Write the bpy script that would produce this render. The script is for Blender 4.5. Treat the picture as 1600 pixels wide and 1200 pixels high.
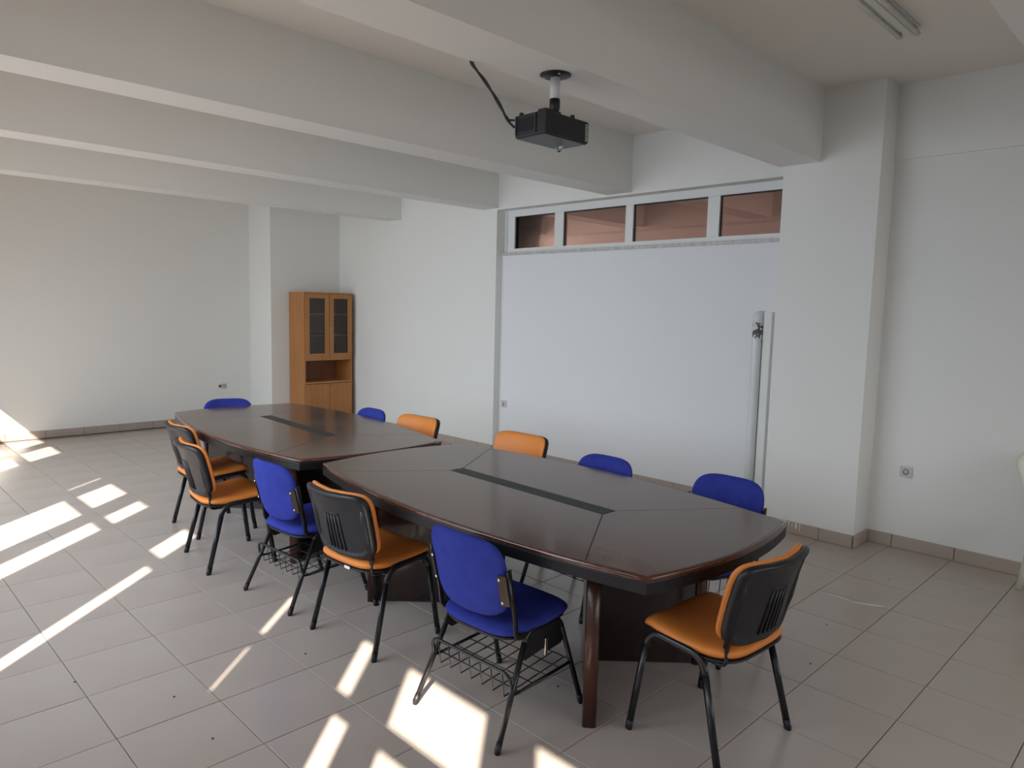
import bpy, bmesh, math, random
from mathutils import Vector, Matrix
for o in list(bpy.data.objects): bpy.data.objects.remove(o)
S = bpy.context.scene; C = S.collection
PI = math.pi
# ------------------------------------------------------------------ camera, light, exposure
CAMH = 1.6686
F, YAW, PITCH, ROLL = 1118.99, 0.782048, -0.105314, 0.023412
fw = Vector((math.sin(YAW)*math.cos(PITCH), math.cos(YAW)*math.cos(PITCH), math.sin(PITCH)))
r0 = Vector((math.cos(YAW), -math.sin(YAW), 0)); u0 = r0.cross(fw)
rt = r0*math.cos(ROLL)+u0*math.sin(ROLL); up = -r0*math.sin(ROLL)+u0*math.cos(ROLL)
cd = bpy.data.cameras.new('camera'); cam = bpy.data.objects.new('camera', cd); C.objects.link(cam)
m = Matrix((rt, up, -fw)).transposed().to_4x4(); m.translation = (0, 0, CAMH); cam.matrix_world = m
cd.sensor_width = 36; cd.lens = F/1600*36; cd.clip_start = .05
S.camera = cam
S.view_settings.view_transform = 'Standard'; S.view_settings.look = 'None'
S.view_settings.exposure = 0.10; S.view_settings.gamma = 1; S.view_settings.use_curve_mapping = False
w = bpy.data.worlds.new('world'); S.world = w; w.use_nodes = True
w.node_tree.nodes['Background'].inputs[0].default_value = (.55, .72, 1, 1)
w.node_tree.nodes['Background'].inputs[1].default_value = .9
AZ, EL = math.radians(42.5), math.radians(38)
sd = Vector((math.cos(AZ)*math.cos(EL), math.sin(AZ)*math.cos(EL), -math.sin(EL)))
sun = bpy.data.lights.new('sun', 'SUN'); sun.energy = 18; sun.angle = math.radians(.55); sun.color = (1, .90, .76)
so = bpy.data.objects.new('sun', sun); C.objects.link(so); so.rotation_euler = sd.to_track_quat('-Z', 'Y').to_euler(); so.location = (-6, -6, 8)
def area(name, loc, dirv, sx, sy, e, col):
    l = bpy.data.lights.new(name, 'AREA'); l.shape = 'RECTANGLE'; l.size = sx; l.size_y = sy; l.energy = e; l.color = col
    o = bpy.data.objects.new(name, l); C.objects.link(o); o.location = loc
    o.rotation_euler = Vector(dirv).to_track_quat('-Z', 'Y').to_euler(); return o
WX = -.58                                                  # inner face of the window wall beside the camera
for k in range(5):                                          # daylight entering through the long window, falling inwards and down
    wl = area('window_daylight', (WX+.10, 5.6, 1.12+k*.33), (1, 0, -.42), 6.1, .26, 14.5, (.80, .90, 1)); wl.data.spread = math.radians(110)
for k in range(2):                                          # upper lights of the window beside the camera
    wl = area('upper_window_daylight', (WX+.10, .1, 2.20+k*.26), (1, 0, -.48), 4.2, .22, 2.6, (.86, .93, 1)); wl.data.spread = math.radians(75)
for k in range(3):                                          # added fill light from behind the camera, where no window is built
    wl = area('near_fill', (2.9, -2.5, 1.25+k*.45), (0, 1, -.5), 5.0, .38, 7.5, (.98, .98, 1)); wl.data.spread = math.radians(115)
area('corridor_fill', (7.3, 9.5, 1.9), (0, -1, .05), 2.2, 1.6, 80, (1, .97, .98))  # added lamps at both corridor ends, brightening what the panes show
area('corridor_fill', (7.3, -2.3, 1.9), (0, 1, .05), 2.2, 1.6, 60, (1, .97, .98))

# ------------------------------------------------------------------ materials
MAT = {}
def mat(name, col, rough=.5, metal=0, spec=.5, coat=0, noise=None, bump=None, sheen=0):
    """noise=(scale, colour2, amount, detail)  bump=(scale, strength)"""
    m = bpy.data.materials.new(name); m.use_nodes = True; nt = m.node_tree; b = nt.nodes['Principled BSDF']
    b.inputs['Base Color'].default_value = (*col, 1); b.inputs['Roughness'].default_value = rough
    b.inputs['Metallic'].default_value = metal; b.inputs['Specular IOR Level'].default_value = spec
    b.inputs['Coat Weight'].default_value = coat; b.inputs['Coat Roughness'].default_value = .06
    if sheen: b.inputs['Sheen Weight'].default_value = sheen
    tc = nt.nodes.new('ShaderNodeTexCoord')
    if noise:
        n = nt.nodes.new('ShaderNodeTexNoise'); n.inputs['Scale'].default_value = noise[0]; n.inputs['Detail'].default_value = noise[3]
        nt.links.new(tc.outputs['Object'], n.inputs['Vector'])
        r = nt.nodes.new('ShaderNodeMapRange'); r.inputs[1].default_value = .35; r.inputs[2].default_value = .65
        r.inputs[3].default_value = 0; r.inputs[4].default_value = noise[2]
        mx = nt.nodes.new('ShaderNodeMix'); mx.data_type = 'RGBA'; mx.inputs[6].default_value = (*col, 1); mx.inputs[7].default_value = (*noise[1], 1)
        nt.links.new(n.outputs['Fac'], r.inputs[0]); nt.links.new(r.outputs[0], mx.inputs[0]); nt.links.new(mx.outputs[2], b.inputs['Base Color'])
    if bump:
        n2 = nt.nodes.new('ShaderNodeTexNoise'); n2.inputs['Scale'].default_value = bump[0]; n2.inputs['Detail'].default_value = 4
        nt.links.new(tc.outputs['Object'], n2.inputs['Vector'])
        bp = nt.nodes.new('ShaderNodeBump'); bp.inputs['Strength'].default_value = bump[1]; bp.inputs['Distance'].default_value = .01
        nt.links.new(n2.outputs['Fac'], bp.inputs['Height']); nt.links.new(bp.outputs['Normal'], b.inputs['Normal'])
    MAT[name] = m; return m
def wood(name, c1, c2, rough, scale=(1, 12, 12), coat=.3, spec=.5, dust=None):
    m = mat(name, c1, rough, spec=spec, coat=coat); nt = m.node_tree; b = nt.nodes['Principled BSDF']
    tc = nt.nodes.new('ShaderNodeTexCoord'); mp = nt.nodes.new('ShaderNodeMapping'); mp.inputs['Scale'].default_value = scale
    n = nt.nodes.new('ShaderNodeTexNoise'); n.inputs['Scale'].default_value = 2.2; n.inputs['Detail'].default_value = 6; n.inputs['Distortion'].default_value = .6
    cr = nt.nodes.new('ShaderNodeValToRGB'); cr.color_ramp.elements[0].position = .35; cr.color_ramp.elements[1].position = .68
    cr.color_ramp.elements[0].color = (*c1, 1); cr.color_ramp.elements[1].color = (*c2, 1)
    nt.links.new(tc.outputs['Object'], mp.inputs['Vector']); nt.links.new(mp.outputs[0], n.inputs['Vector'])
    nt.links.new(n.outputs['Fac'], cr.inputs['Fac'])
    last = cr.outputs['Color']
    if dust:                                               # grey dust film with smears, dulls the gloss
        d = nt.nodes.new('ShaderNodeTexNoise'); d.inputs['Scale'].default_value = 1.6; d.inputs['Detail'].default_value = 2; d.inputs['Distortion'].default_value = .15
        nt.links.new(tc.outputs['Object'], d.inputs['Vector'])
        mr = nt.nodes.new('ShaderNodeMapRange'); mr.inputs[1].default_value = .2; mr.inputs[2].default_value = .8; mr.inputs[3].default_value = dust[1]; mr.inputs[4].default_value = dust[2]
        nt.links.new(d.outputs['Fac'], mr.inputs[0])
        mx = nt.nodes.new('ShaderNodeMix'); mx.data_type = 'RGBA'; nt.links.new(mr.outputs[0], mx.inputs[0]); nt.links.new(last, mx.inputs[6]); mx.inputs[7].default_value = (*dust[0], 1)
        last = mx.outputs[2]
        m2 = nt.nodes.new('ShaderNodeMapRange'); m2.inputs[1].default_value = .3; m2.inputs[2].default_value = .7; m2.inputs[3].default_value = rough*.9; m2.inputs[4].default_value = rough*1.25
        nt.links.new(d.outputs['Fac'], m2.inputs[0]); nt.links.new(m2.outputs[0], b.inputs['Roughness'])
    nt.links.new(last, b.inputs['Base Color']); return m
mat('paint', (.83, .825, .785), .75, spec=.25, noise=(.9, (.81, .81, .775), .6, 4), bump=(60, .06))
mat('paint_panel', (.82, .82, .82), .6, spec=.3, noise=(.7, (.80, .805, .81), .6, 3), bump=(60, .05))
mat('ceiling_paint', (.88, .83, .755), .8, spec=.2, noise=(1.2, (.86, .81, .735), .6, 4), bump=(60, .06))
mat('grout', (.24, .215, .195), .9, spec=.2)
mat('tile', (.465, .405, .365), .22, spec=.6, noise=(1.7, (.435, .37, .328), .9, 6), bump=(9, .02))
mat('skirting_tile', (.47, .39, .33), .4, spec=.45, noise=(5, (.42, .35, .295), .8, 5))
mat('skirting_grout', (.09, .08, .07), .9)
mat('pvc', (.80, .80, .78), .35, spec=.5)
mat('gasket', (.012, .012, .012), .6)
mat('sill_stone', (.62, .60, .57), .4, noise=(18, (.42, .40, .38), .8, 6))
mat('black_metal', (.008, .008, .010), .30, spec=.5)
mat('black_plastic', (.010, .010, .012), .45, spec=.4, bump=(300, .05))
mat('grey_plastic', (.011, .011, .014), .38, spec=.42)
mat('orange', (.72, .235, .045), .5, spec=.4, noise=(6, (.67, .21, .038), .5, 4), bump=(180, .05))
mat('blue_fabric', (.036, .050, .30), .9, spec=.1, noise=(14, (.028, .038, .24), .7, 6), bump=(420, .35))
mat('steel', (.30, .27, .23), .35, metal=.9)
mat('bronze', (.06, .05, .042), .35, metal=.8)
mat('screw', (.75, .73, .68), .3, metal=.9)
mat('label_white', (.8, .8, .8), .5)
mat('socket_white', (.60, .59, .56), .4)
mat('socket_dark', (.13, .12, .11), .5)
mat('socket_beige', (.62, .60, .54), .45)
mat('cream_plastic', (.74, .72, .60), .4)
mat('grey_stain', (.33, .32, .30), .7)
mat('projector_black', (.010, .010, .012), .45)
mat('projector_grey', (.022, .022, .027), .4)
mat('pole_white', (.72, .71, .69), .35)
mat('lamp_white', (.76, .74, .68), .35)
mat('tube_glass', (.82, .81, .76), .25)
mat('black_apron', (.008, .009, .011), .4, spec=.35)
mat('inlay', (.022, .028, .028), .38)
mat('speck', (.03, .025, .02), .8)
mat('white_smear', (.72, .72, .68), .7)
wood('table_top', (.036, .014, .008), (.085, .032, .017), .17, (9, 1.1, 9), coat=.15, spec=.4, dust=((.20, .145, .115), .20, .50))
wood('rosewood_edge', (.050, .014, .007), (.10, .028, .012), .24, (6, 6, 6), coat=.5)
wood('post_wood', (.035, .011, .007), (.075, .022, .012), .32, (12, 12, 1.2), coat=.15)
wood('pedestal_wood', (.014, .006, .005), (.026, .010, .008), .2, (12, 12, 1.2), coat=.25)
wood('cabinet_wood', (.40, .165, .045), (.48, .205, .06), .42, (9, 9, .8), coat=.05)
wood('cabinet_edge', (.50, .24, .08), (.56, .28, .10), .42, (9, 9, .8), coat=.05)
wood('cabinet_back', (.22, .085, .04), (.28, .11, .05), .5, (9, 9, .8), coat=0)
def glass(name, tint, mixf):
    m = bpy.data.materials.new(name); m.use_nodes = True; nt = m.node_tree; nt.nodes.remove(nt.nodes['Principled BSDF'])
    t = nt.nodes.new('ShaderNodeBsdfTransparent'); t.inputs[0].default_value = (*tint, 1)
    g = nt.nodes.new('ShaderNodeBsdfGlossy'); g.inputs['Roughness'].default_value = .06
    fr = nt.nodes.new('ShaderNodeFresnel'); fr.inputs[0].default_value = mixf
    mx = nt.nodes.new('ShaderNodeMixShader'); nt.links.new(fr.outputs[0], mx.inputs[0]); nt.links.new(t.outputs[0], mx.inputs[1]); nt.links.new(g.outputs[0], mx.inputs[2])
    nt.links.new(mx.outputs[0], nt.nodes['Material Output'].inputs[0]); MAT[name] = m
glass('pink_glass', (.70, .56, .53), 1.45)
glass('cabinet_glass', (.80, .77, .75), 1.5)
glass('lens_glass', (.85, .87, .9), 1.6)
# painted pipe: white paint, flaked to dark metal in a ragged patch below the elbow
def pipe_mat():
    m = mat('pipe_paint', (.76, .77, .77), .4); nt = m.node_tree; b = nt.nodes['Principled BSDF']
    tc = nt.nodes.new('ShaderNodeTexCoord'); n = nt.nodes.new('ShaderNodeTexNoise'); n.inputs['Scale'].default_value = 26; n.inputs['Detail'].default_value = 3
    nt.links.new(tc.outputs['Object'], n.inputs['Vector'])
    sx = nt.nodes.new('ShaderNodeSeparateXYZ'); nt.links.new(tc.outputs['Object'], sx.inputs[0])
    g = nt.nodes.new('ShaderNodeMath'); g.operation = 'SUBTRACT'; g.inputs[1].default_value = 1.52; nt.links.new(sx.outputs[2], g.inputs[0])
    a = nt.nodes.new('ShaderNodeMath'); a.operation = 'ABSOLUTE'; nt.links.new(g.outputs[0], a.inputs[0])
    mr = nt.nodes.new('ShaderNodeMapRange'); mr.inputs[1].default_value = 0; mr.inputs[2].default_value = .16; mr.inputs[3].default_value = .22; mr.inputs[4].default_value = -.22; nt.links.new(a.outputs[0], mr.inputs[0])
    ad = nt.nodes.new('ShaderNodeMath'); ad.operation = 'ADD'; nt.links.new(n.outputs['Fac'], ad.inputs[0]); nt.links.new(mr.outputs[0], ad.inputs[1])
    th = nt.nodes.new('ShaderNodeMath'); th.operation = 'GREATER_THAN'; th.inputs[1].default_value = .64; nt.links.new(ad.outputs[0], th.inputs[0])
    mx = nt.nodes.new('ShaderNodeMix'); mx.data_type = 'RGBA'; mx.inputs[6].default_value = (.76, .77, .77, 1); mx.inputs[7].default_value = (.10, .10, .11, 1)
    nt.links.new(th.outputs[0], mx.inputs[0]); nt.links.new(mx.outputs[2], b.inputs['Base Color'])
pipe_mat()

# ------------------------------------------------------------------ mesh helpers
def mesh_obj(name, me, material, parent=None, smooth=False):
    o = bpy.data.objects.new(name, me); C.objects.link(o)
    if material and not me.materials: me.materials.append(MAT[material])
    if parent: o.parent = parent
    if smooth:
        for p in me.polygons: p.use_smooth = True
    return o
def from_bm(name, bm, material, parent=None, smooth=False):
    me = bpy.data.meshes.new(name); bm.normal_update(); bm.to_mesh(me); bm.free(); return mesh_obj(name, me, material, parent, smooth)
def pydata(name, v, f, material, parent=None, smooth=False):
    me = bpy.data.meshes.new(name); me.from_pydata([tuple(x) for x in v], [], f); me.validate()
    bm = bmesh.new(); bm.from_mesh(me); bmesh.ops.recalc_face_normals(bm, faces=bm.faces); bm.to_mesh(me); bm.free()
    return mesh_obj(name, me, material, parent, smooth)
def add_box(bm, lo, hi):
    M = Matrix.Translation([(a+b)/2 for a, b in zip(lo, hi)]) @ Matrix.Diagonal([b-a for a, b in zip(lo, hi)]+[1])
    return bmesh.ops.create_cube(bm, size=1, matrix=M)['verts']
def boxes(name, material, parent, lst, bevel=0, seg=1):
    bm = bmesh.new()
    for lo, hi in lst: add_box(bm, lo, hi)
    if bevel: bmesh.ops.bevel(bm, geom=bm.edges[:], offset=bevel, segments=seg, affect='EDGES', profile=.6)
    return from_bm(name, bm, material, parent, smooth=False)
def box(name, material, parent, lo, hi, bevel=0, seg=2): return boxes(name, material, parent, [(lo, hi)], bevel, seg)
def tube_data(path, ra, rb=None, n=10, closed=False, cap=True, updir=(0, 0, 1)):
    rb = rb or ra; P = [Vector(p) for p in path]; N = len(P); v = []; f = []; prev = None
    for i, p in enumerate(P):
        if closed: t = P[(i+1) % N]-P[i-1]
        else: t = P[min(i+1, N-1)]-P[max(i-1, 0)]
        t.normalize()
        if prev is None:
            a = Vector(updir) if abs(t.dot(Vector(updir))) < .95 else Vector((1, 0, 0))
            nx = (a - t*a.dot(t)).normalized()
        else: nx = (prev - t*prev.dot(t)).normalized()
        prev = nx; ny = t.cross(nx)
        A = ra[i] if isinstance(ra, (list, tuple)) else ra; B = rb[i] if isinstance(rb, (list, tuple)) else rb
        for k in range(n):
            an = 2*PI*k/n; v.append(p+nx*math.cos(an)*A+ny*math.sin(an)*B)
    for i in range(N if closed else N-1):
        j = (i+1) % N
        for k in range(n): f.append((i*n+k, i*n+(k+1) % n, j*n+(k+1) % n, j*n+k))
    if cap and not closed: f.append(tuple(range(n))[::-1]); f.append(tuple((N-1)*n+k for k in range(n)))
    return v, f
def tube(name, material, parent, path, ra, rb=None, n=10, closed=False, updir=(0, 0, 1)):
    v, f = tube_data(path, ra, rb, n, closed, True, updir); return pydata(name, v, f, material, parent, True)
def tubes(name, material, parent, paths, r, n=6):
    V = []; Fc = []
    for p in paths:
        v, f = tube_data(p, r, None, n); o = len(V); V += v; Fc += [tuple(i+o for i in q) for q in f]
    return pydata(name, V, Fc, material, parent, True)
def bend(pts, rad, seg=5):
    """polyline with rounded corners"""
    P = [Vector(p) for p in pts]; out = [P[0]]
    for i in range(1, len(P)-1):
        a, b, c = P[i-1], P[i], P[i+1]; d1 = (a-b); d2 = (c-b); r = min(rad, d1.length*.49, d2.length*.49)
        s, e = b+d1.normalized()*r, b+d2.normalized()*r
        for k in range(seg+1):
            t = k/seg; out.append(s*(1-t)**2+b*2*t*(1-t)+e*t*t)
    out.append(P[-1]); return out
def lathe(name, material, parent, prof, n=20, axis='Z', org=(0, 0, 0)):
    v = []; f = []; o = Vector(org)
    for r, h in prof:
        for k in range(n):
            a = 2*PI*k/n; c, s = r*math.cos(a), r*math.sin(a)
            v.append(o+Vector({'Z': (c, s, h), 'X': (h, c, s), 'Y': (c, h, s)}[axis]))
    for i in range(len(prof)-1):
        for k in range(n): f.append((i*n+k, i*n+(k+1) % n, (i+1)*n+(k+1) % n, (i+1)*n+k))
    f.append(tuple(range(n))[::-1]); f.append(tuple((len(prof)-1)*n+k for k in range(n)))
    return pydata(name, v, f, material, parent, True)
def cushion(name, material, parent, outline, prof, mapf, n=56):
    """outline(phi)->(a,b); prof list of (scale, t); mapf(a,b,t,scale)->xyz"""
    v = []; f = []; rows = len(prof)
    for s, t in prof:
        for k in range(n):
            a, b = outline(2*PI*k/n); v.append(mapf(a*s, b*s, t, s))
    for i in range(rows-1):
        for k in range(n): f.append((i*n+k, i*n+(k+1) % n, (i+1)*n+(k+1) % n, (i+1)*n+k))
    a0 = len(v); v.append(mapf(0, 0, prof[0][1], 0)); a1 = len(v); v.append(mapf(0, 0, prof[-1][1], 0))
    for k in range(n): f.append((a0, (k+1) % n, k)); f.append((a1, (rows-1)*n+k, (rows-1)*n+(k+1) % n))
    return pydata(name, v, f, material, parent, True)
def tag(o, label=None, cat=None, group=None, kind=None):
    if label: o['label'] = label
    if cat: o['category'] = cat
    if group: o['group'] = group
    if kind: o['kind'] = kind
    return o
def empty(name, loc=(0, 0, 0), rz=0):
    o = bpy.data.objects.new(name, None); C.objects.link(o); o.location = loc; o.rotation_euler = (0, 0, rz); o.empty_display_size = .1; return o
def struct(o, label=None): o['kind'] = 'structure'; 
def st(name, material, lst, label, cat):
    o = boxes(name, material, None, lst); return tag(o, label, cat, kind='structure')

# ------------------------------------------------------------------ the room
CZ, BZ = 3.285, 2.775           # ceiling, underside of the beams
YN, YB = -2.6, 9.88             # near wall, back wall
XR, XC, XP, XRC = 5.59, 5.32, 5.60, 5.69   # right wall, column face, pier face, recessed panel
floor = st('floor', 'grout', [((WX-.2, YN-.2, -.15), (9.0, YB+.2, -.006))], 'beige grey square-tiled floor with dark grout lines', 'floor')
st('ceiling', 'ceiling_paint', [((WX-.2, YN-.2, CZ), (9.0, YB+.2, CZ+.15))], 'warm white painted ceiling between the beams', 'ceiling')
st('wall_back', 'paint', [((WX-.2, YB, 0), (9.0, YB+.2, CZ))], 'plain white wall at the far end of the room', 'wall')
st('wall_near', 'paint', [((WX-.2, YN-.2, 0), (9.0, YN, CZ))], 'white wall behind the camera', 'wall')
st('wall_right', 'paint', [((XR, YN, 0), (5.9, 1.82, 2.772)), ((XR-.022, YN, 2.772), (5.9, 1.82, CZ))], 'white wall with thin ledge high up, right of the big column', 'wall')
st('wall_column', 'paint', [((XC, 1.82, 0), (5.9, 2.51, CZ))], 'big white square column carrying the projector beam', 'column')
st('wall_panel', 'paint_panel', [((XRC, 2.51, 0), (5.9, 5.936, 2.257))], 'recessed bluish white wall panel under the strip window', 'wall')
st('wall_lintel', 'paint', [((XP, 2.51, 2.757), (5.9, 5.936, CZ))], 'white lintel above the strip window', 'wall')
st('wall_pier', 'paint', [((XP, 5.936, 0), (5.9, YB, CZ))], 'white wall pier between the strip window and the cabinet corner', 'wall')
st('wall_pillar', 'paint', [((4.54, 9.24, 0), (XP, YB, CZ))], 'white corner pillar behind the wooden cabinet', 'column')
for i, (y0, y1, x1, lab) in enumerate([(.34, .716, XR-.022, 'white ceiling beam by the fluorescent lamp, away from the projector'),
        (2.235, 2.545, XC, 'white ceiling beam that the projector hangs from'),
        (4.11, 4.40, XP, 'white ceiling beam next after the projector beam, ending above the strip window'),
        (5.915, 6.18, XP, 'white ceiling beam ending at the edge of the strip window'),
        (7.74, 8.03, XP, 'white ceiling beam closest to the back wall')]):
    st('ceiling_beam', 'paint', [((WX, y0, BZ), (x1, y1, CZ))], lab, 'beam')
# corridor behind the strip window
st('wall_corridor', 'paint', [((8.6, YN, 0), (8.9, YB, CZ)), ((8.35, YN, 2.80), (8.6, YB, CZ))], 'corridor wall seen through the strip window', 'wall')
for y0 in (.4, 2.2, 4.05, 5.9, 7.75):
    st('corridor_beam', 'paint', [((5.9, y0, BZ+.05), (8.6, y0+.3, CZ))], 'ceiling beam of the corridor behind the strip window', 'beam')['group'] = 'corridor beams'
# window wall beside the camera (never in view): long window with transom, blinds drawn with gaps
TZ0, TZ1, WT, SL, BL = 2.159, 2.286, 2.646, .10, 1.0      # BL: lower edge of the drawn blinds; clear strip below added for sun bounce
st('wall_left', 'paint', [((WX-.008, YN, 0), (WX, YB, SL)), ((WX-.008, YN, WT), (WX, YB, CZ)), ((WX-.008, 8.75, SL), (WX, YB, WT)), ((WX-.008, YN, SL), (WX, -2.4, WT))], 'white window wall beside the sunlit floor', 'wall')
win1 = tag(empty('window_1', (WX, 3, SL)), 'long white window with blinds and gaps of sunlight', 'window', kind='structure')
def wchild(name, matn, lo, hi):
    o = box(name, matn, None, lo, hi); o.parent = win1; o.location = (-WX, -3, -SL); return o
wchild('transom', 'pvc', (WX-.004, -2.4, TZ0), (WX-.001, 8.75, TZ1))
up_s = [(-.74, -.545), (-.255, .265), (.555, .645), (1.345, 1.385), (2.80, 3.02), (3.79, 4.02), (4.33, 4.78), (5.055, 5.078), (6.54, 7.0), (7.28, 8.4)]
lo_s = [(-.74, -.545), (-.255, .265), (.485, .59), (1.365, 1.38), (2.725, 2.835), (3.80, 4.04), (4.29, 4.82), (6.51, 6.91), (7.2, 7.5)]
for sl, z0, z1 in ((up_s, TZ1, WT), (lo_s, BL, TZ0)):
    y = -2.4
    for a, b in sl+[(8.75, 9)]:
        wchild('blind', 'paint', (WX-.004, y, z0), (WX-.001, a, z1)); y = b

wchild('blind', 'paint', (WX-.004, -2.4, SL), (WX-.001, 2.0, BL+.01))
wchild('blind', 'paint', (WX-.0045, 1.34, BL), (WX-.0005, 1.40, 1.85))
# floor tiles: pitch 0.397 x 0.4028; the largest in view are objects of their own
PX, PY, OX, OY = .3970, .4028, .766, 3.671
def proj(p):
    d = Vector(p)-Vector((0, 0, CAMH)); z = d.dot(fw)
    return None if z < .2 else (800+F*d.dot(rt)/z, 600-F*d.dot(up)/z)
def tile_mesh(name, sx, sy, h, bev):
    bm = bmesh.new(); add_box(bm, (-sx/2, -sy/2, -.012), (sx/2, sy/2, 0))
    te = [e for e in bm.edges if all(v.co.z > -.001 for v in e.verts)]
    bmesh.ops.bevel(bm, geom=te, offset=bev, segments=1, affect='EDGES'); me = bpy.data.meshes.new(name); bm.to_mesh(me); bm.free(); me.materials.append(MAT['tile']); return me
tme = tile_mesh('tile', PX-.0036, PY-.0036, .012, .0012)
cand = []; random.seed(4)
for i in range(-5, 14):
    for j in range(-17, 17):
        x, y = OX+(i+.5)*PX, OY+(j+.5)*PY
        if x < WX+.0 or y > YB or y < YN or x > XRC+.1: continue
        q = [proj((x+a*PX/2, y+b*PY/2, 0)) for a, b in ((-1, -1), (1, -1), (1, 1), (-1, 1))]
        ar = 0
        if all(q) and any(0 < a < 1600 and 0 < b < 1200 for a, b in q):
            ar = abs(sum(q[k][0]*q[(k+1) % 4][1]-q[(k+1) % 4][0]*q[k][1] for k in range(4)))/2
        cand.append((ar, x, y))
cand.sort(reverse=True); n_ind = min(300, sum(1 for c in cand if c[0] > 0))
for ar, x, y in cand[:n_ind]:
    o = bpy.data.objects.new('tile', tme); C.objects.link(o); o.parent = floor; o.location = (x, y, random.uniform(-.0006, .0004))
bm = bmesh.new()
for ar, x, y in cand[n_ind:]:
    add_box(bm, (x-PX/2+.0025, y-PY/2+.0025, -.012), (x+PX/2-.0025, y+PY/2-.0025, 0))
tag(from_bm('tile_field', bm, 'tile', floor), 'further square floor tiles', kind='stuff')

# skirting tiles
def skirting(side, label, runs):
    root = None; k = 0; bm = bmesh.new()
    for ax, pos, dirn, a, b, first in runs:        # thin grout bed
        d = .006*dirn
        lo, hi = (pos, pos+d) if d > 0 else (pos+d, pos)
        add_box(bm, (lo, a, 0), (hi, b, .088)) if ax == 'x' else add_box(bm, (a, lo, 0), (b, hi, .088))
    root = tag(from_bm('baseboard_'+side, bm, 'skirting_grout'), label, 'baseboard', kind='structure')
    for ax, pos, dirn, a, b, first in runs:
        cuts = [a]; c = first
        while c < b-.02:
            if c > a+.02: cuts.append(c)
            c += .4025
        cuts.append(b); d = .012*dirn; lo, hi = (pos, pos+d) if d > 0 else (pos+d, pos)
        for s, e in zip(cuts, cuts[1:]):
            if ax == 'x': box('skirting_tile', 'skirting_tile', root, (lo, s+.002, .001), (hi, e-.002, .092), .0015, 1)
            else: box('skirting_tile', 'skirting_tile', root, (s+.002, lo, .001), (e-.002, hi, .092), .0015, 1)
skirting('back', 'beige tile skirting along the back wall', [('y', YB, -1, WX, 4.54, .387), ('x', 4.54, -1, 9.228, YB-.013, 9.5), ('y', 9.24, -1, 4.528, XP-.013, 4.93)])
skirting('right', 'beige tile skirting along the right wall, column, panel and pier', [('x', XR, -1, YN, 1.807, -1.98), ('y', 1.82, -1, XC-.013, XR-.013, 5.9), ('x', XC, -1, 1.82, 2.51, 2.063),
    ('x', XRC, -1, 2.51, 5.935, 2.75), ('x', XP, -1, 5.936, 9.227, 6.19)])

# strip window
w2 = tag(empty('window_2', (5.74, 4.2, 2.29)), 'long narrow strip window with white frame and pinkish brown panes', 'window', kind='structure')
def w2c(name, matn, lo, hi, bev=0):
    o = box(name, matn, None, lo, hi, bev); o.parent = w2; o.location = (-5.74, -4.2, -2.29); return o
panes = [(5.19, 5.79), (4.268, 5.067), (3.38, 4.178), (2.49, 3.262)]
w2c('frame', 'pvc', (5.735, 2.4, 2.685), (5.80, 5.936, 2.757)); w2c('frame', 'pvc', (5.735, 2.4, 2.287), (5.80, 5.936, 2.332))
w2c('frame', 'pvc', (5.735, 5.79, 2.332), (5.80, 5.90, 2.685), .003); w2c('frame', 'pvc', (5.722, 5.90, 2.29), (5.80, 5.936, 2.757), .003)
for (a, b), (c, d) in zip(panes, panes[1:]): w2c('mullion', 'pvc', (5.735, d, 2.332), (5.80, a, 2.685), .003)
w2c('mullion', 'pvc', (5.735, 2.4, 2.332), (5.80, 2.49, 2.685), .003)
w2c('sill', 'sill_stone', (5.672, 2.51, 2.2575), (5.80, 5.934, 2.287), .002)
for a, b in panes:
    w2c('pane', 'pink_glass', (5.768, a+.008, 2.338), (5.772, b-.008, 2.677))
    for lo, hi in (((5.752, a, 2.675), (5.766, b, 2.685)), ((5.752, b-.010, 2.332), (5.766, b, 2.685)), ((5.752, a, 2.332), (5.766, a+.004, 2.685)), ((5.752, a, 2.332), (5.766, b, 2.335))):
        w2c('gasket', 'gasket', lo, hi)

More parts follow.
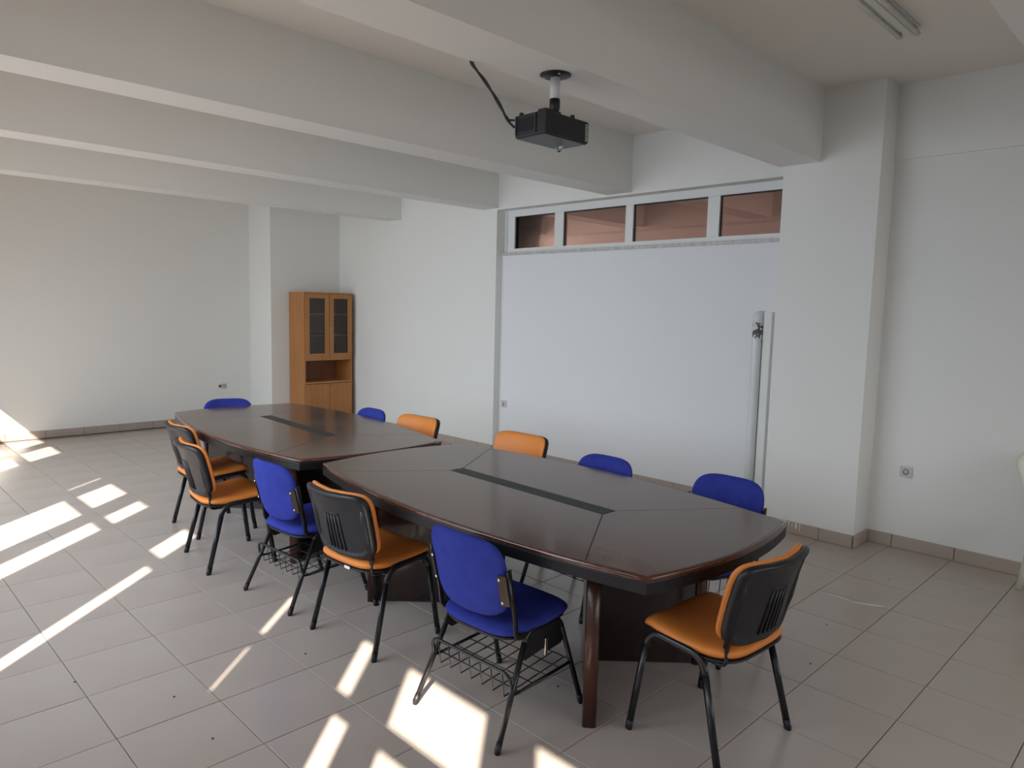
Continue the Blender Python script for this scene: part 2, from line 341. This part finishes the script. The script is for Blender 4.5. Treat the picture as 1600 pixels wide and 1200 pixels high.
# ------------------------------------------------------------------ tables
def table(name, loc, rz, label):
    root = tag(empty(name, loc, rz), label, 'table', 'boat-shaped meeting tables')
    WE, WM, L, BO, T = .522, .66, 1.15, .075, .75
    def outline(ins, n1=20, n2=12):
        P = []
        we, wm, l, bo = WE-ins, WM-ins, L-ins, BO
        sx = lambda y: we+(wm-we)*(1-(y/l)**2); ey = lambda x: l+bo*(1-(x/we)**2)
        for k in range(n1): y = -l+2*l*k/n1; P.append((sx(y), y))
        for k in range(n2): x = we-2*we*k/n2; P.append((x, ey(x)))
        for k in range(n1): y = l-2*l*k/n1; P.append((-sx(y), y))
        for k in range(n2): x = -we+2*we*k/n2; P.append((x, -ey(x)))
        return P, sx, ey
    def ring(name, matn, prof, cap_lo=False):
        v = []; f = []
        for ins, z in prof: v += [(x, y, z) for x, y in outline(ins)[0]]
        n = len(outline(0)[0])
        for i in range(len(prof)-1):
            for k in range(n): f.append((i*n+k, i*n+(k+1) % n, (i+1)*n+(k+1) % n, (i+1)*n+k))
        if cap_lo: f.append(tuple((len(prof)-1)*n+k for k in range(n)))
        return pydata(name, v, f, matn, root, True)
    ring('edge_moulding', 'rosewood_edge', [(.018, T-.004), (.0145, T), (.010, T), (.0055, T-.0015), (.002, T-.005), (.0003, T-.011), (.0005, T-.019), (.006, T-.0225)])
    a = ring('apron', 'black_apron', [(.030, T-.022), (.004, T-.022), (.003, T-.026), (.003, T-.066), (.008, T-.070), (.05, T-.070), (.06, T-.03)], True)
    for p in a.data.polygons: p.use_smooth = False
    # four mitred veneer fields round the cable inlay
    P, sx, ey = outline(.0145, 40, 24); iw, il, sy = .046, .556, .90
    def field(poly):                                      # each field is set in 3 mm from its neighbours
        n = len(poly); A = sum(poly[k][0]*poly[(k+1) % n][1]-poly[(k+1) % n][0]*poly[k][1] for k in range(n))
        if A < 0: poly = poly[::-1]
        q = []
        for k in range(n):
            p, a, b = Vector(poly[k]), Vector(poly[k-1]), Vector(poly[(k+1) % n])
            e1, e2 = (p-a).normalized(), (b-p).normalized(); n1, n2 = Vector((-e1.y, e1.x)), Vector((-e2.y, e2.x))
            d = (n1+n2); d = d/max(.35, d.length_squared/2); q.append(p+d*.0017)
        v = [(p.x, p.y, z) for z in (T-.004, T+.0002) for p in q]
        f = [tuple(range(n, 2*n))]+[(k, (k+1) % n, n+(k+1) % n, n+k) for k in range(n)]
        pydata('veneer_panel', v, f, 'table_top', root)
    g = .0012
    rows = [sy*(-1+2*k/24) for k in range(25)]
    for s in (1, -1):
        field([(s*sx(y), y) for y in rows]+[(s*(iw+.002), il), (s*(iw+.002), -il)])
        we = WE-.0145; l = L-.0145
        side = [(-sx(s*y), s*y) for y in [sy+(l-sy)*k/4 for k in range(5)]]
        end = [(x, s*ey(x)) for x in [-we+2*we*k/16 for k in range(1, 16)]]
        sid2 = [(sx(s*y), s*y) for y in [l-(l-sy)*k/4 for k in range(5)]]
        field(side+end+sid2+[(iw+.002, s*(il+.001)), (-iw-.002, s*(il+.001))])
    co = outline(.016)[0]; nn = len(co)
    pydata('core_board', [(x, y, z) for z in (T-.05, T-.006) for x, y in co], [tuple(range(nn)), tuple(range(nn, 2*nn))]+[(k, (k+1) % nn, nn+(k+1) % nn, nn+k) for k in range(nn)], 'gasket', root)
    inl = box('cable_inlay', 'inlay', root, (-iw, -il, T-.012), (iw, il, T-.003))
    for k in range(6):
        x = -iw+.004+k*(2*iw-.008)/5
        box('slat', 'inlay', inl, (x-.0045, -il+.002, T-.004), (x+.0045, il-.002, T+.001), .001, 1)
    # V-shaped pedestals
    for s in (1, -1):
        apex = Vector((0, s*.44)); pz = T-.07
        for t in (1, -1):
            e = Vector((t*.385, s*.80)); d = (e-apex).normalized(); nrm = Vector((-d.y, d.x)); h = .014
            q = [apex-d*.014+nrm*h, e+nrm*h, e-nrm*h, apex-d*.014-nrm*h]
            v = [(p.x, p.y, .004) for p in q]+[(p.x, p.y, pz) for p in q]
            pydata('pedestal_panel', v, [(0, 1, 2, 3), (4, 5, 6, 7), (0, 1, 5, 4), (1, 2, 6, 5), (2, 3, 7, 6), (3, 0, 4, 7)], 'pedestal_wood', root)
            c = e+d*.012; pr = []
            for k in range(12):
                an = 2*PI*k/12; pr.append(c+d*math.copysign(abs(math.cos(an))**.42, math.cos(an))*.028+nrm*math.copysign(abs(math.sin(an))**.42, math.sin(an))*.029)
            v = [(p.x, p.y, z) for z in (0, pz) for p in pr]
            f = [tuple(range(12))[::-1], tuple(range(12, 24))]+[(k, (k+1) % 12, 12+(k+1) % 12, 12+k) for k in range(12)]
            pydata('pedestal_post', v, f, 'post_wood', root, True)
    return root
table('meeting_table', (2.592, 2.50, 0), math.radians(-1.6), 'dark glossy boat-shaped meeting table under the projector, next to the big column')
table('meeting_table', (2.622, 4.955, 0), math.radians(-2.7), 'dark glossy boat-shaped meeting table reflecting the wooden cabinet')

# ------------------------------------------------------------------ chairs (local: facing +y, origin on the floor between the feet)
def sup(a, b, e):
    def f(p):
        c, s = math.cos(p), math.sin(p); return (a*math.copysign(abs(c)**e, c), b*math.copysign(abs(s)**e, s))
    return f
PROF = [(.35, .5), (.65, .5), (.82, .47), (.91, .40), (.965, .26), (.992, .10), (1, -.05), (.992, -.22), (.96, -.40), (.90, -.48), (.6, -.5)]
def orange_chair():
    t = empty('visitor_chair')
    sy0 = .0
    def smap(a, b, tt, s):                       # seat: dips behind the middle, waterfall front
        y = b+sy0
        z = .440+.030*max(0, (b/.21))**1.0*.6-.012*math.exp(-((b+.06)/.12)**2)-.035*max(0, b/.21-.72)**1.2/.28**1.2*.9
        z += .008*(a/.23)**2
        w = 1+.05*(b/.21)
        return (a*w, y, z+tt*.046)
    cushion('seat', 'orange', t, sup(.226, .212, .42), PROF, smap)
    def pmap(a, b, tt, s):
        x, y, z = smap(a, b, 0, s); return (x, y, z-.030+tt*.014)
    cushion('seat_shell', 'black_plastic', t, sup(.226, .212, .42), [(.3, .5), (.8, .5), (.97, .4), (1, 0), (.97, -.4), (.8, -.5)], pmap)
    # backrest: local plane leaning back
    ang = math.radians(14); bz, by = .632, -.236
    def bl(a, b, d):                             # a across, b up, d towards the sitter
        d2 = d+.055*(a/.23)**2
        return (a, by+d2*math.cos(ang)-b*math.sin(ang)-.012*max(0, b/.165)**2, bz+b*math.cos(ang)+d2*math.sin(ang))
    def bo(p):
        a, b = sup(.228, .168, .34)(p); return (a*(1+.03*b/.165), b)
    cushion('backrest', 'orange', t, bo, PROF, lambda a, b, tt, s: bl(a, b, .016+tt*.036))
    sh = cushion('back_shell', 'grey_plastic', t, lambda p: tuple(q*1.012 for q in bo(p)), [(.3, .42), (.85, .42), (.97, .42), (1, .15), (.985, -.35), (.93, -.5), (.88, -.46), (.85, -.25), (.8, -.22), (.3, -.22)], lambda a, b, tt, s: bl(a, b, -.014+tt*.034))
    # moulded vent with ribs on the rear of the shell
    for k in range(5):
        a = -.055+k*.0275
        tube('rib', 'grey_plastic', sh, [bl(a*.9, .045-(.0 if k else 0), -.0215), bl(a*.97, -.04, -.0235), bl(a*1.04, -.135, -.0225)], .006, .004, 6)
    tube('vent_edge', 'grey_plastic', sh, [bl(-.062, .055, -.0215), bl(0, .058, -.0215), bl(.062, .055, -.0215)], .0035, .0035, 6)
    for s in (-1, 1):
        lip = [bl(s*.188, -.172, -.014), bl(s*.192, -.06, -.020), bl(s*.192, .03, -.018), bl(s*.19, .10, -.012)]
        tube('back_sleeve', 'grey_plastic', t, lip, [.019, .019, .018, .012], [.012, .014, .012, .006], 10)
        tube('back_support', 'black_metal', t, bend([(s*.178, .05, .398), (s*.182, -.175, .390), bl(s*.186, -.175, -.012), bl(s*.186, -.08, -.012)], .06, 6), .0125, .0085, 8, updir=(1, 0, 0))
        # inverted-U side frame: two legs and the curved rail between
        yf, yr, fx = .205, -.205, s*.25
        F1, R1 = Vector((s*.228, .150, .405)), Vector((s*.228, -.110, .385))
        foF, foR = Vector((fx, yf, .012)), Vector((fx, yr, .012))
        full = bend([foF, F1+(F1-foF).normalized()*.025, R1+(R1-foR).normalized()*.03, foR], .065, 7)
        k1 = 1; k2 = len(full)-2
        tube('leg', 'black_metal', t, [foF, full[1]], .0155, .0105, 10, updir=(0, 1, 0))
        tube('leg', 'black_metal', t, [full[-2], foR], .0155, .0105, 10, updir=(0, 1, 0))
        tube('side_rail', 'black_metal', t, full[1:-1], .0155, .0105, 10, updir=(0, 1, 0))
        for fo, top in ((foF, full[1]), (foR, full[-2])):
            d = (top-fo).normalized()
            tube('foot_cap', 'black_plastic', t, [fo+d*.03, fo-d*.004, Vector((fo.x, fo.y, .0))], [.0162, .0162, .015], [.0112, .0112, .010], 10, updir=(0, 1, 0))
    for y, z in ((.125, .398), (-.085, .382)):
        tube('cross_bar', 'black_metal', t, [(-.222, y, z), (.222, y, z)], .010, .010, 8)
    return t
def blue_chair():
    t = empty('basket_chair')
    def smap(a, b, tt, s):
        z = .432+.012*(b/.21)-.010*math.exp(-((b+.05)/.12)**2)-.022*max(0, b/.21-.7)/.3
        return (a*(1+.04*b/.21), b+.03, z+tt*.045)
    def so_(p):
        a, b = sup(.222, .212, .52)(p); return (a, b)
    cushion('seat', 'blue_fabric', t, so_, PROF, smap)
    cushion('seat_shell', 'black_plastic', t, so_, [(.3, .5), (.8, .5), (.93, .4), (.95, 0), (.93, -.4), (.8, -.5)], lambda a, b, tt, s: (smap(a, b, 0, s)[0], b+.03, smap(a, b, 0, s)[2]-.030+tt*.014))
    ang = math.radians(13); bz, by = .638, -.216
    def bl(a, b, d):
        d2 = d+.045*(a/.22)**2
        return (a, by+d2*math.cos(ang)-b*math.sin(ang), bz+b*math.cos(ang)+d2*math.sin(ang))
    def bo(p):
        a, b = sup(.207, .172, .56)(p)
        return (a*(1-.02*max(0, -b/.17)), b*(1 if b > 0 else 1.0))
    cushion('backrest', 'blue_fabric', t, bo, PROF, lambda a, b, tt, s: bl(a, b, tt*.040))
    for s in (-1, 1):
        # flat side bar from the seat up to the back, with a screwed plate on its rear
        path = bend([(s*.208, .03, .402), (s*.214, -.135, .402), bl(s*.216, -.165, -.006), bl(s*.219, .045, -.006)], .04, 6)
        tube('side_bar', 'black_metal', t, path, .0045, .014, 8, updir=(1, 0, 0))
        pl = pydata('bracket', 'x' and [bl(s*a, b, d) for d in (-.027, -.023) for a, b in ((.184, -.10), (.218, -.10), (.218, .03), (.184, .03))],
                    [(0, 1, 2, 3), (4, 5, 6, 7), (0, 1, 5, 4), (1, 2, 6, 5), (2, 3, 7, 6), (3, 0, 4, 7)], 'bronze', t)
        for b in (-.085, .014):
            x, y, z = bl(s*.191, b, -.028); lathe('screw', 'screw', pl, [(.001, -.003), (.006, -.002), (.006, .002)], 8, 'Y', (x, y, z))
        # A-frame legs meeting under the seat in a gusset plate
        fx = s*.2425; foF, foR = Vector((fx, .2535, .01)), Vector((fx, -.2535, .01))
        tF, tR = Vector((s*.212, .135, .392)), Vector((s*.212, -.075, .392))
        full = bend([foF, tF+(tF-foF).normalized()*.02, tR+(tR-foR).normalized()*.02, foR], .04, 6)
        tube('leg', 'black_metal', t, [foF, full[1]], .0115, .0115, 10); tube('leg', 'black_metal', t, [full[-2], foR], .0115, .0115, 10)
        tube('side_rail', 'black_metal', t, full[1:-1], .0115, .0115, 10)
        for fo, top in ((foF, full[1]), (foR, full[-2])):
            d = (top-fo).normalized()
            lathe_path = [fo+d*.035, fo+d*.002, Vector((fo.x, fo.y, 0))]
            tube('foot_cap', 'black_plastic', t, lathe_path, [.0122, .0135, .011], None, 10)
        x0, x1 = s*.205, s*.219
        q = [(.128, .405), (.165, .335), (.135, .300), (.06, .295), (.02, .315), (-.085, .300), (-.112, .320), (-.075, .405)]
        v = [(x, y, z) for x in (x0, x1) for y, z in q]; n = len(q)
        g = pydata('gusset', v, [tuple(range(n)), tuple(range(n, 2*n))]+[(k, (k+1) % n, n+(k+1) % n, n+k) for k in range(n)], 'black_plastic', t)
        box('hinge_clip', 'steel', g, (s*.222-.004, .028, .285), (s*.222+.004, .045, .355), .002, 1)
    # wire basket: two side rods, rear hoop, woven wires
    bk = tubes('basket', 'black_metal', t, [[(s*.229, .195, .205), (s*.229, -.13, .190)] for s in (-1, 1)]+[
        bend([(-.228, -.12, .192), (-.228, -.165, .190), (-.228, -.178, .278), (.228, -.178, .278), (.228, -.165, .190), (.228, -.12, .192)], .045, 5)], .0068, 8)
    for k in range(7):
        x = -.186+k*.062
        tube('basket_wire', 'black_metal', bk, [(x, .20, .205), (x, -.165, .172), (x, -.178, .278)], .0028, .0028, 6)
    for y in (-.12, -.04, .04, .12, .20):
        tube('basket_wire', 'black_metal', bk, [(-.228, y, .188+(y+.15)*.05), (.228, y, .188+(y+.15)*.05)], .0028, .0028, 6)
    return t
def dup(root, loc, rz, label, cat, group):
    r = root.copy(); C.objects.link(r); r.location = loc; r.rotation_euler = (0, 0, rz)
    for ch in list(root.children):
        c = ch.copy(); C.objects.link(c); c.parent = r
        for gch in ch.children:
            d = gch.copy(); C.objects.link(d); d.parent = c
    return tag(r, label, cat, group)
def place(proto, spots, group):
    first = True
    kids = spots[1:]
    for (x, y, deg, lab) in kids: dup(proto, (x, y, 0), math.radians(deg-90), lab, 'chair', group)
    x, y, deg, lab = spots[0]; proto.location = (x, y, 0); proto.rotation_euler = (0, 0, math.radians(deg-90)); tag(proto, lab, 'chair', group)
place(orange_chair(), [
    (2.508, 1.355, 86.5, 'orange chair with black back shell standing alone at the narrow end of the table'),
    (2.010, 2.980, 4.5, 'orange chair with black back shell between two blue basket chairs'),
    (1.918, 4.523, -6.0, 'orange chair between another orange chair and a blue one, its back to the sunlit floor'),
    (2.112, 5.252, -1.5, 'orange chair at the end of its row, half hidden behind another orange chair'),
    (3.29, 3.42, 182, 'orange chair across the table, backrest in front of the recessed wall panel'),
    (3.20, 4.47, 183, 'orange chair across the table, backrest in front of the plain wall pier'),
    ], 'orange chairs with black back shells')
place(blue_chair(), [
    (2.012, 2.062, 2.0, 'blue fabric chair with wire basket, one leg standing in a patch of sunlight'),
    (2.016, 3.694, 3.0, 'blue fabric chair with wire basket between two orange chairs, at the gap between the tables'),
    (2.60, 6.07, -108, 'blue chair at the narrow end of the table, facing away from the back wall'),
    (3.133, 5.025, 180, 'blue backrest above the table edge beside the wooden cabinet'),
    (3.137, 2.57, 179, 'blue backrest above the table edge between an orange and a blue chair'),
    (3.235, 1.82, 180, 'blue basket chair across the table, beside the column and the white pipe'),
    ], 'blue fabric chairs with wire baskets')

# ------------------------------------------------------------------ wooden cabinet
cb = tag(empty('display_cabinet', (5.17, 9.03, 0)), 'tall brown wooden cabinet with two glass doors above an open niche', 'cabinet')
def cbx(name, matn, lo, hi, bev=.001, parent=None):
    o = box(name, matn, parent or cb, lo, hi, bev, 1); o.location = (-5.17, -9.03, 0) if parent is None else (0, 0, 0); return o
X0, X1, Y0, Y1, ZT = 4.797, 5.538, 8.813, 9.225, 1.822
cbx('side_panel', 'cabinet_wood', (X0, Y0, 0), (X0+.02, Y1, ZT)); cbx('side_panel', 'cabinet_wood', (X1-.02, Y0, 0), (X1, Y1, ZT))
cbx('top_panel', 'cabinet_wood', (X0+.02, Y0+.001, ZT-.02), (X1-.02, Y1, ZT)); cbx('back_panel', 'cabinet_back', (X0+.02, Y1-.012, .06), (X1-.02, Y1-.002, ZT-.02))
cbx('plinth', 'cabinet_wood', (X0+.02, Y0+.03, 0), (X1-.02, Y0+.05, .06))
for z in (.06, .578, .895): cbx('board', 'cabinet_edge', (X0+.02, Y0+.002, z), (X1-.02, Y1-.012, z+.02))
for z in (1.225, 1.518): cbx('shelf', 'cabinet_edge', (X0+.021, Y0+.05, z), (X1-.021, Y1-.013, z+.018))
xm = 5.172
for a, b in ((X0+.012, xm-.0035), (xm+.0035, X1-.012)):
    z0, z1, st_, yy = .915, 1.800, .062, Y0-.016
    d = cbx('glass_door', 'cabinet_wood', (a, yy, z0), (a+st_, Y0-.001, z1))
    for lo, hi in (((b-st_, yy, z0), (b, Y0-.001, z1)), ((a+st_, yy, z0), (b-st_, Y0-.001, z0+.075)), ((a+st_, yy, z1-.058), (b-st_, Y0-.001, z1))): cbx('door_rail', 'cabinet_wood', lo, hi, .001, d)
    cbx('pane', 'cabinet_glass', (a+st_-.003, yy+.005, z0+.072), (b-st_+.003, yy+.009, z1-.055), 0, d)
    for lo, hi in (((b-st_-.006, yy-.002, z0+.069), (b-st_, yy+.004, z1-.052)), ((a+st_, yy-.002, z0+.069), (b-st_, yy+.004, z0+.075))): cbx('bead', 'cabinet_edge', lo, hi, 0, d)
    kx = xm-.028 if b < 5.2 else xm+.028
    lathe('knob', 'steel', d, [(.004, .0), (.004, -.012), (.012, -.016), (.012, -.022), (.006, -.026)], 12, 'Y', (kx, yy, 1.375))
    d2 = cbx('door', 'cabinet_wood', (a, yy, .062), (b, Y0-.001, .572))
    if b > 5.2: lathe('lock', 'socket_dark', d2, [(.012, .0), (.012, -.004), (.004, -.005)], 12, 'Y', (xm+.025, yy, .545))
    else: lathe('knob', 'cabinet_edge', d2, [(.008, .0), (.010, -.006), (.004, -.010)], 12, 'Y', (xm-.045, yy, .535))

# ------------------------------------------------------------------ projector on the beam
pj = tag(empty('projector', (2.614, 2.387, BZ)), 'black projector on a white ceiling pole under the beam', 'projector')
def pjb(name, matn, lo, hi, bev=.003, parent=None):
    o = box(name, matn, parent or pj, lo, hi, bev, 2)
    if parent is None: o.location = (-2.614, -2.387, -BZ)
    return o
lathe('ceiling_plate', 'projector_black', pj, [(.075, 0), (.075, -.004), (.06, -.010), (.030, -.014)], 28)
lathe('pole', 'pole_white', pj, [(.024, -.012), (.024, -.125)], 20)
lathe('pole_socket', 'projector_black', pj, [(.025, -.112), (.026, -.15), (.022, -.168), (.010, -.18), (.010, -.196), (.018, -.200), (.018, -.212), (.034, -.218)], 20)
for a in (0, 2.1, 4.2):
    x, y = .055*math.cos(a), .055*math.sin(a); lathe('screw', 'screw', pj, [(.005, -.006), (.005, -.012), (.002, -.013)], 8, 'Z', (x, y, 0))
bx0, bx1, by0, by1, bz0, bz1 = 2.405, 2.705, 2.250, 2.440, 2.452, 2.552
body = pjb('body', 'projector_black', (bx0, by0, bz0), (bx1, by1, bz1), .006)
pjb('base_cover', 'projector_grey', (bx0+.006, by0+.006, bz0-.004), (bx1-.006, by1-.006, bz0+.002), .002, body)
pjb('corner_block', 'projector_black', (bx0-.004, by0-.006, bz0+.004), (bx0+.06, by0+.045, bz1+.006), .004, body)
for k in range(9): pjb('vent_slat', 'projector_grey', (bx0-.003, by0+.075+k*.011, bz0+.025), (bx0+.004, by0+.080+k*.011, bz1-.018), .0005, body)
pjb('vent_frame', 'projector_grey', (bx0-.005, by0+.055, bz0+.012), (bx0+.003, by0+.067, bz1-.006), .001, body)
pjb('vent_frame', 'projector_grey', (bx0-.005, by1-.012, bz0+.012), (bx0+.003, by1-.004, bz1-.006), .001, body)
for k in range(9): pjb('vent_slit_light', 'pole_white', (bx1-.022, by0-.002, bz0+.010+k*.009), (bx1-.008, by0+.004, bz0+.0145+k*.009), .0003, body)  # white bars stand in for light showing through the vent
for k in range(10): pjb('fin', 'projector_black', (bx1-.002, by0+.002, bz0+.008+k*.009), (bx1+.005, by0+.03, bz0+.012+k*.009), .0005, body)
for x, y in ((bx0+.02, by0+.17), (bx0+.12, by0+.03), (bx1-.10, by0+.015)): pjb('mount_lug', 'projector_black', (x-.008, y-.008, bz1-.002), (x+.008, y+.008, bz1+.016), .003, body)
for a in (.5, 2.6, 4.4): tube('mount_arm', 'projector_black', pj, [(0, 0, -.214), (.085*math.cos(a), .06*math.sin(a)-.03, -.220)], .007, .005, 8)
ln = lathe('lens', 'lens_glass', pj, [(.001, -.006), (.016, -.004), (.020, 0), (.016, .004), (.001, .006)], 18, 'X', (.020, -.020, -.338))
tube('lens_ring', 'pole_white', ln, [(.020+.0, -.020+.021*math.cos(2*PI*k/20), -.338+.021*math.sin(2*PI*k/20)) for k in range(20)], .0016, .0016, 6, True)
# hanging cable
def catm(P, n=8):
    P = [Vector(p) for p in P]; Q = [P[0]*2-P[1]]+P+[P[-1]*2-P[-2]]; out = []
    for i in range(1, len(Q)-2):
        for k in range(n):
            t = k/n; out.append(.5*((2*Q[i])+(Q[i+1]-Q[i-1])*t+(2*Q[i-1]-5*Q[i]+4*Q[i+1]-Q[i+2])*t*t+(3*Q[i]-Q[i-1]-3*Q[i+1]+Q[i+2])*t**3))
    out.append(P[-1]); return out
cbp = [(2.225, 2.552, 2.80), (2.235, 2.553, 2.765), (2.28, 2.52, 2.70), (2.33, 2.49, 2.62), (2.378, 2.47, 2.545), (2.392, 2.435, 2.50)]
cc = tag(empty('projector_cable', cbp[0]), 'black twin cable hanging from the beam to the projector', 'cable')
off = Vector(cbp[0]); A = catm(cbp); 
tube('cable_strand', 'projector_black', cc, [p-off+Vector((.004*math.sin(i*.35), .004*math.cos(i*.35), 0)) for i, p in enumerate(A)], .0058, .0058, 8)
tube('cable_strand', 'projector_black', cc, [p-off-Vector((.004*math.sin(i*.35), .004*math.cos(i*.35), 0)) for i, p in enumerate(A[:-5]+[Vector((2.378, 2.468, 2.535)), Vector((2.393, 2.435, 2.53))])], .0048, .0048, 8)

# ------------------------------------------------------------------ fluorescent lamp
fl = tag(empty('fluorescent_lamp', (3.92, 1.455, CZ)), 'white twin-tube fluorescent lamp on the ceiling, switched off', 'lamp')
box('lamp_body', 'lamp_white', fl, (-.60, -.022, -.035), (.60, .022, 0), .006)
for s in (-1, 1):
    box('reflector', 'lamp_white', fl, (-.60, min(s*.022, s*.060), -.012), (.60, max(s*.022, s*.060), -.004), .002, 1)
    tube('tube', 'tube_glass', fl, [(-.585, s*.046, -.036), (.585, s*.046, -.036)], .013, .013, 14)
    for e in (-1, 1):
        tube('lamp_holder', 'lamp_white', fl, [(e*.585, s*.046, -.036), (e*.615, s*.046, -.036)], .0155, .0155, 12)
        box('holder_arm', 'lamp_white', fl, (min(e*.59, e*.608), min(s*.02, s*.05), -.030), (max(e*.59, e*.608), max(s*.02, s*.05), -.014), .002, 1)
box('starter', 'ceiling_paint', fl, (.60, -.013, -.036), (.625, .013, -.012), .004)

# ------------------------------------------------------------------ pipe in the recess
pp = tag(empty('wall_pipe', (5.635, 2.80, 0)), 'white painted pipe with flaked dark patches beside the column', 'pipe')
tube('pipe', 'pipe_paint', pp, [(0, 0, .0), (0, 0, .5), (0, 0, 1.0), (0, 0, 1.45), (0, 0, 1.60)], .040, .040, 18)
tube('pipe_elbow', 'pipe_paint', pp, bend([(0, 0, 1.58), (0, 0, 1.655), (.055, 0, 1.655)], .05, 8), .043, .043, 18)
box('pipe_chase', 'paint', pp, (.005, -.115, 0), (.055, -.046, 1.685), .004)

# ------------------------------------------------------------------ sockets
def socket(loc, rz, label, matn='socket_white', s=.041):
    t = tag(empty('wall_socket', loc, rz), label, 'socket', 'wall sockets')       # local: faces -y
    box('cover_plate', matn, t, (-s, -.012, -s), (s, 0, s), .004)
    lathe('socket_well', 'socket_dark', t, [(.021, -.0122), (.021, -.0135)], 20, 'Y')
    lathe('socket_insert', matn, t, [(.0165, -.0136), (.0165, -.0148)], 20, 'Y')
    for x in (-.008, .008): lathe('pin_hole', 'socket_dark', t, [(.003, -.0148), (.003, -.0152)], 8, 'Y', (x, 0, 0))
    return t
socket((XR, 1.584, .566), PI/2*-1, 'white wall socket to the right of the big column')
socket((XRC, 5.85, .575), -PI/2, 'small white wall socket at the edge of the recessed panel')
t = socket((4.148, YB, .497), 0, 'beige wall socket low on the back wall', 'socket_beige', .036)
box('junction_box', 'socket_dark', t, (-.075, -.016, -.018), (-.042, 0, .022), .003)

# ------------------------------------------------------------------ cream plastic chair at the right edge
pc = tag(empty('plastic_chair', (5.225, .565, 0), math.radians(110)), 'cream plastic chair against the right wall by the socket', 'chair')
# local: faces +y (towards -x of the room)
def pcm(a, b, tt, s): return (a, b+.02, .43-.012*math.exp(-(b/.15)**2)+tt*.014)
cushion('seat', 'cream_plastic', pc, sup(.215, .215, .4), [(.3, .5), (.9, .5), (1, .2), (1.0, -1.6), (.985, -1.6), (.97, -.4), (.3, -.5)], pcm)
def pbk(a, b, tt, s):
    return (a*(1.04+.36*max(0, b/.215)), -.175-.06*(b+.21)/.42-.02+.05*(a/.23)**2+tt*.016, .655+b)
cushion('backrest', 'cream_plastic', pc, sup(.225, .215, .5), [(.3, .5), (.92, .5), (1, .3), (1, -.3), (.92, -.5), (.3, -.5)], pbk)
for sx_ in (-1, 1):
    for sy_, fy in ((1, .25), (-1, -.15)):
        tube('leg', 'cream_plastic', pc, [(sx_*.18, sy_*.16+.02, .42), (sx_*.175, (fy+sy_*.17)/2+.01, .22), (sx_*.212, fy, 0)], [.032, .026, .018], [.02, .016, .012], 10)
# ------------------------------------------------------------------ marks on the floor
def smear(name, pts, wd, label):
    v = []; f = []
    for i, (x, y) in enumerate(pts):
        w_ = wd[i]; v += [(x-.7*w_, y-.7*w_, .0004), (x+.7*w_, y+.7*w_, .0004), (x+.6*w_, y+.6*w_, .0014), (x-.6*w_, y-.6*w_, .0014)]
    for i in range(len(pts)-1):
        for k in range(4): f.append((i*4+k, i*4+(k+1) % 4, i*4+4+(k+1) % 4, i*4+4+k))
    f += [(0, 1, 2, 3), tuple(len(v)-4+k for k in range(4))]
    return tag(pydata(name, v, f, 'white_smear'), label, 'paint smear')
smear('paint_smear', [(4.30, 1.62), (4.31, 1.52), (4.30, 1.44), (4.33, 1.36), (4.36, 1.30)], [.004, .010, .006, .012, .008], 'thin white paint smear on the floor tiles by the column')

# small white sticker on one orange chair, under the rear edge of its seat
for o in list(C.objects):
    if o.get('label', '').startswith('orange chair with black back shell between two blue'):
        box('sticker', 'label_white', o, (.035, -.2165, .405), (.075, -.2125, .418))
# flaked white paint on the skirting of the column
bb = [o for o in C.objects if o.name == 'baseboard_right'][0]
random.seed(9)
for k in range(9):
    y = 2.20+random.uniform(0, .26); z = .088-random.uniform(0, .012); h = random.uniform(.010, .05); w_ = random.uniform(.006, .02)
    box('paint_drip', 'white_smear', bb, (XC-.0132, y, z-h), (XC-.0118, y+w_, .0925), .0005, 1)
# dirt specks lying on the tiles
for k, (x, y) in enumerate([(1.625, 2.995), (.76, 3.43), (1.03, 2.62), (1.03, 3.02), (2.03, 4.02), (1.52, 1.86), (3.36, 1.30), (3.86, 1.42), (4.85, 1.42), (2.30, 1.98)]):
    bm = bmesh.new(); bmesh.ops.create_icosphere(bm, subdivisions=1, radius=.0045)
    for v in bm.verts: v.co = Vector((v.co.x*random.uniform(.8, 1.5), v.co.y*random.uniform(.8, 1.5), max(0, v.co.z*.5+.002)))
    o = from_bm('dirt_speck', bm, 'speck'); o.location = (x, y, .0006); o.rotation_euler = (0, 0, k)
    tag(o, 'tiny dark dirt speck lying on the floor tiles', 'dirt', 'dirt specks on the floor')
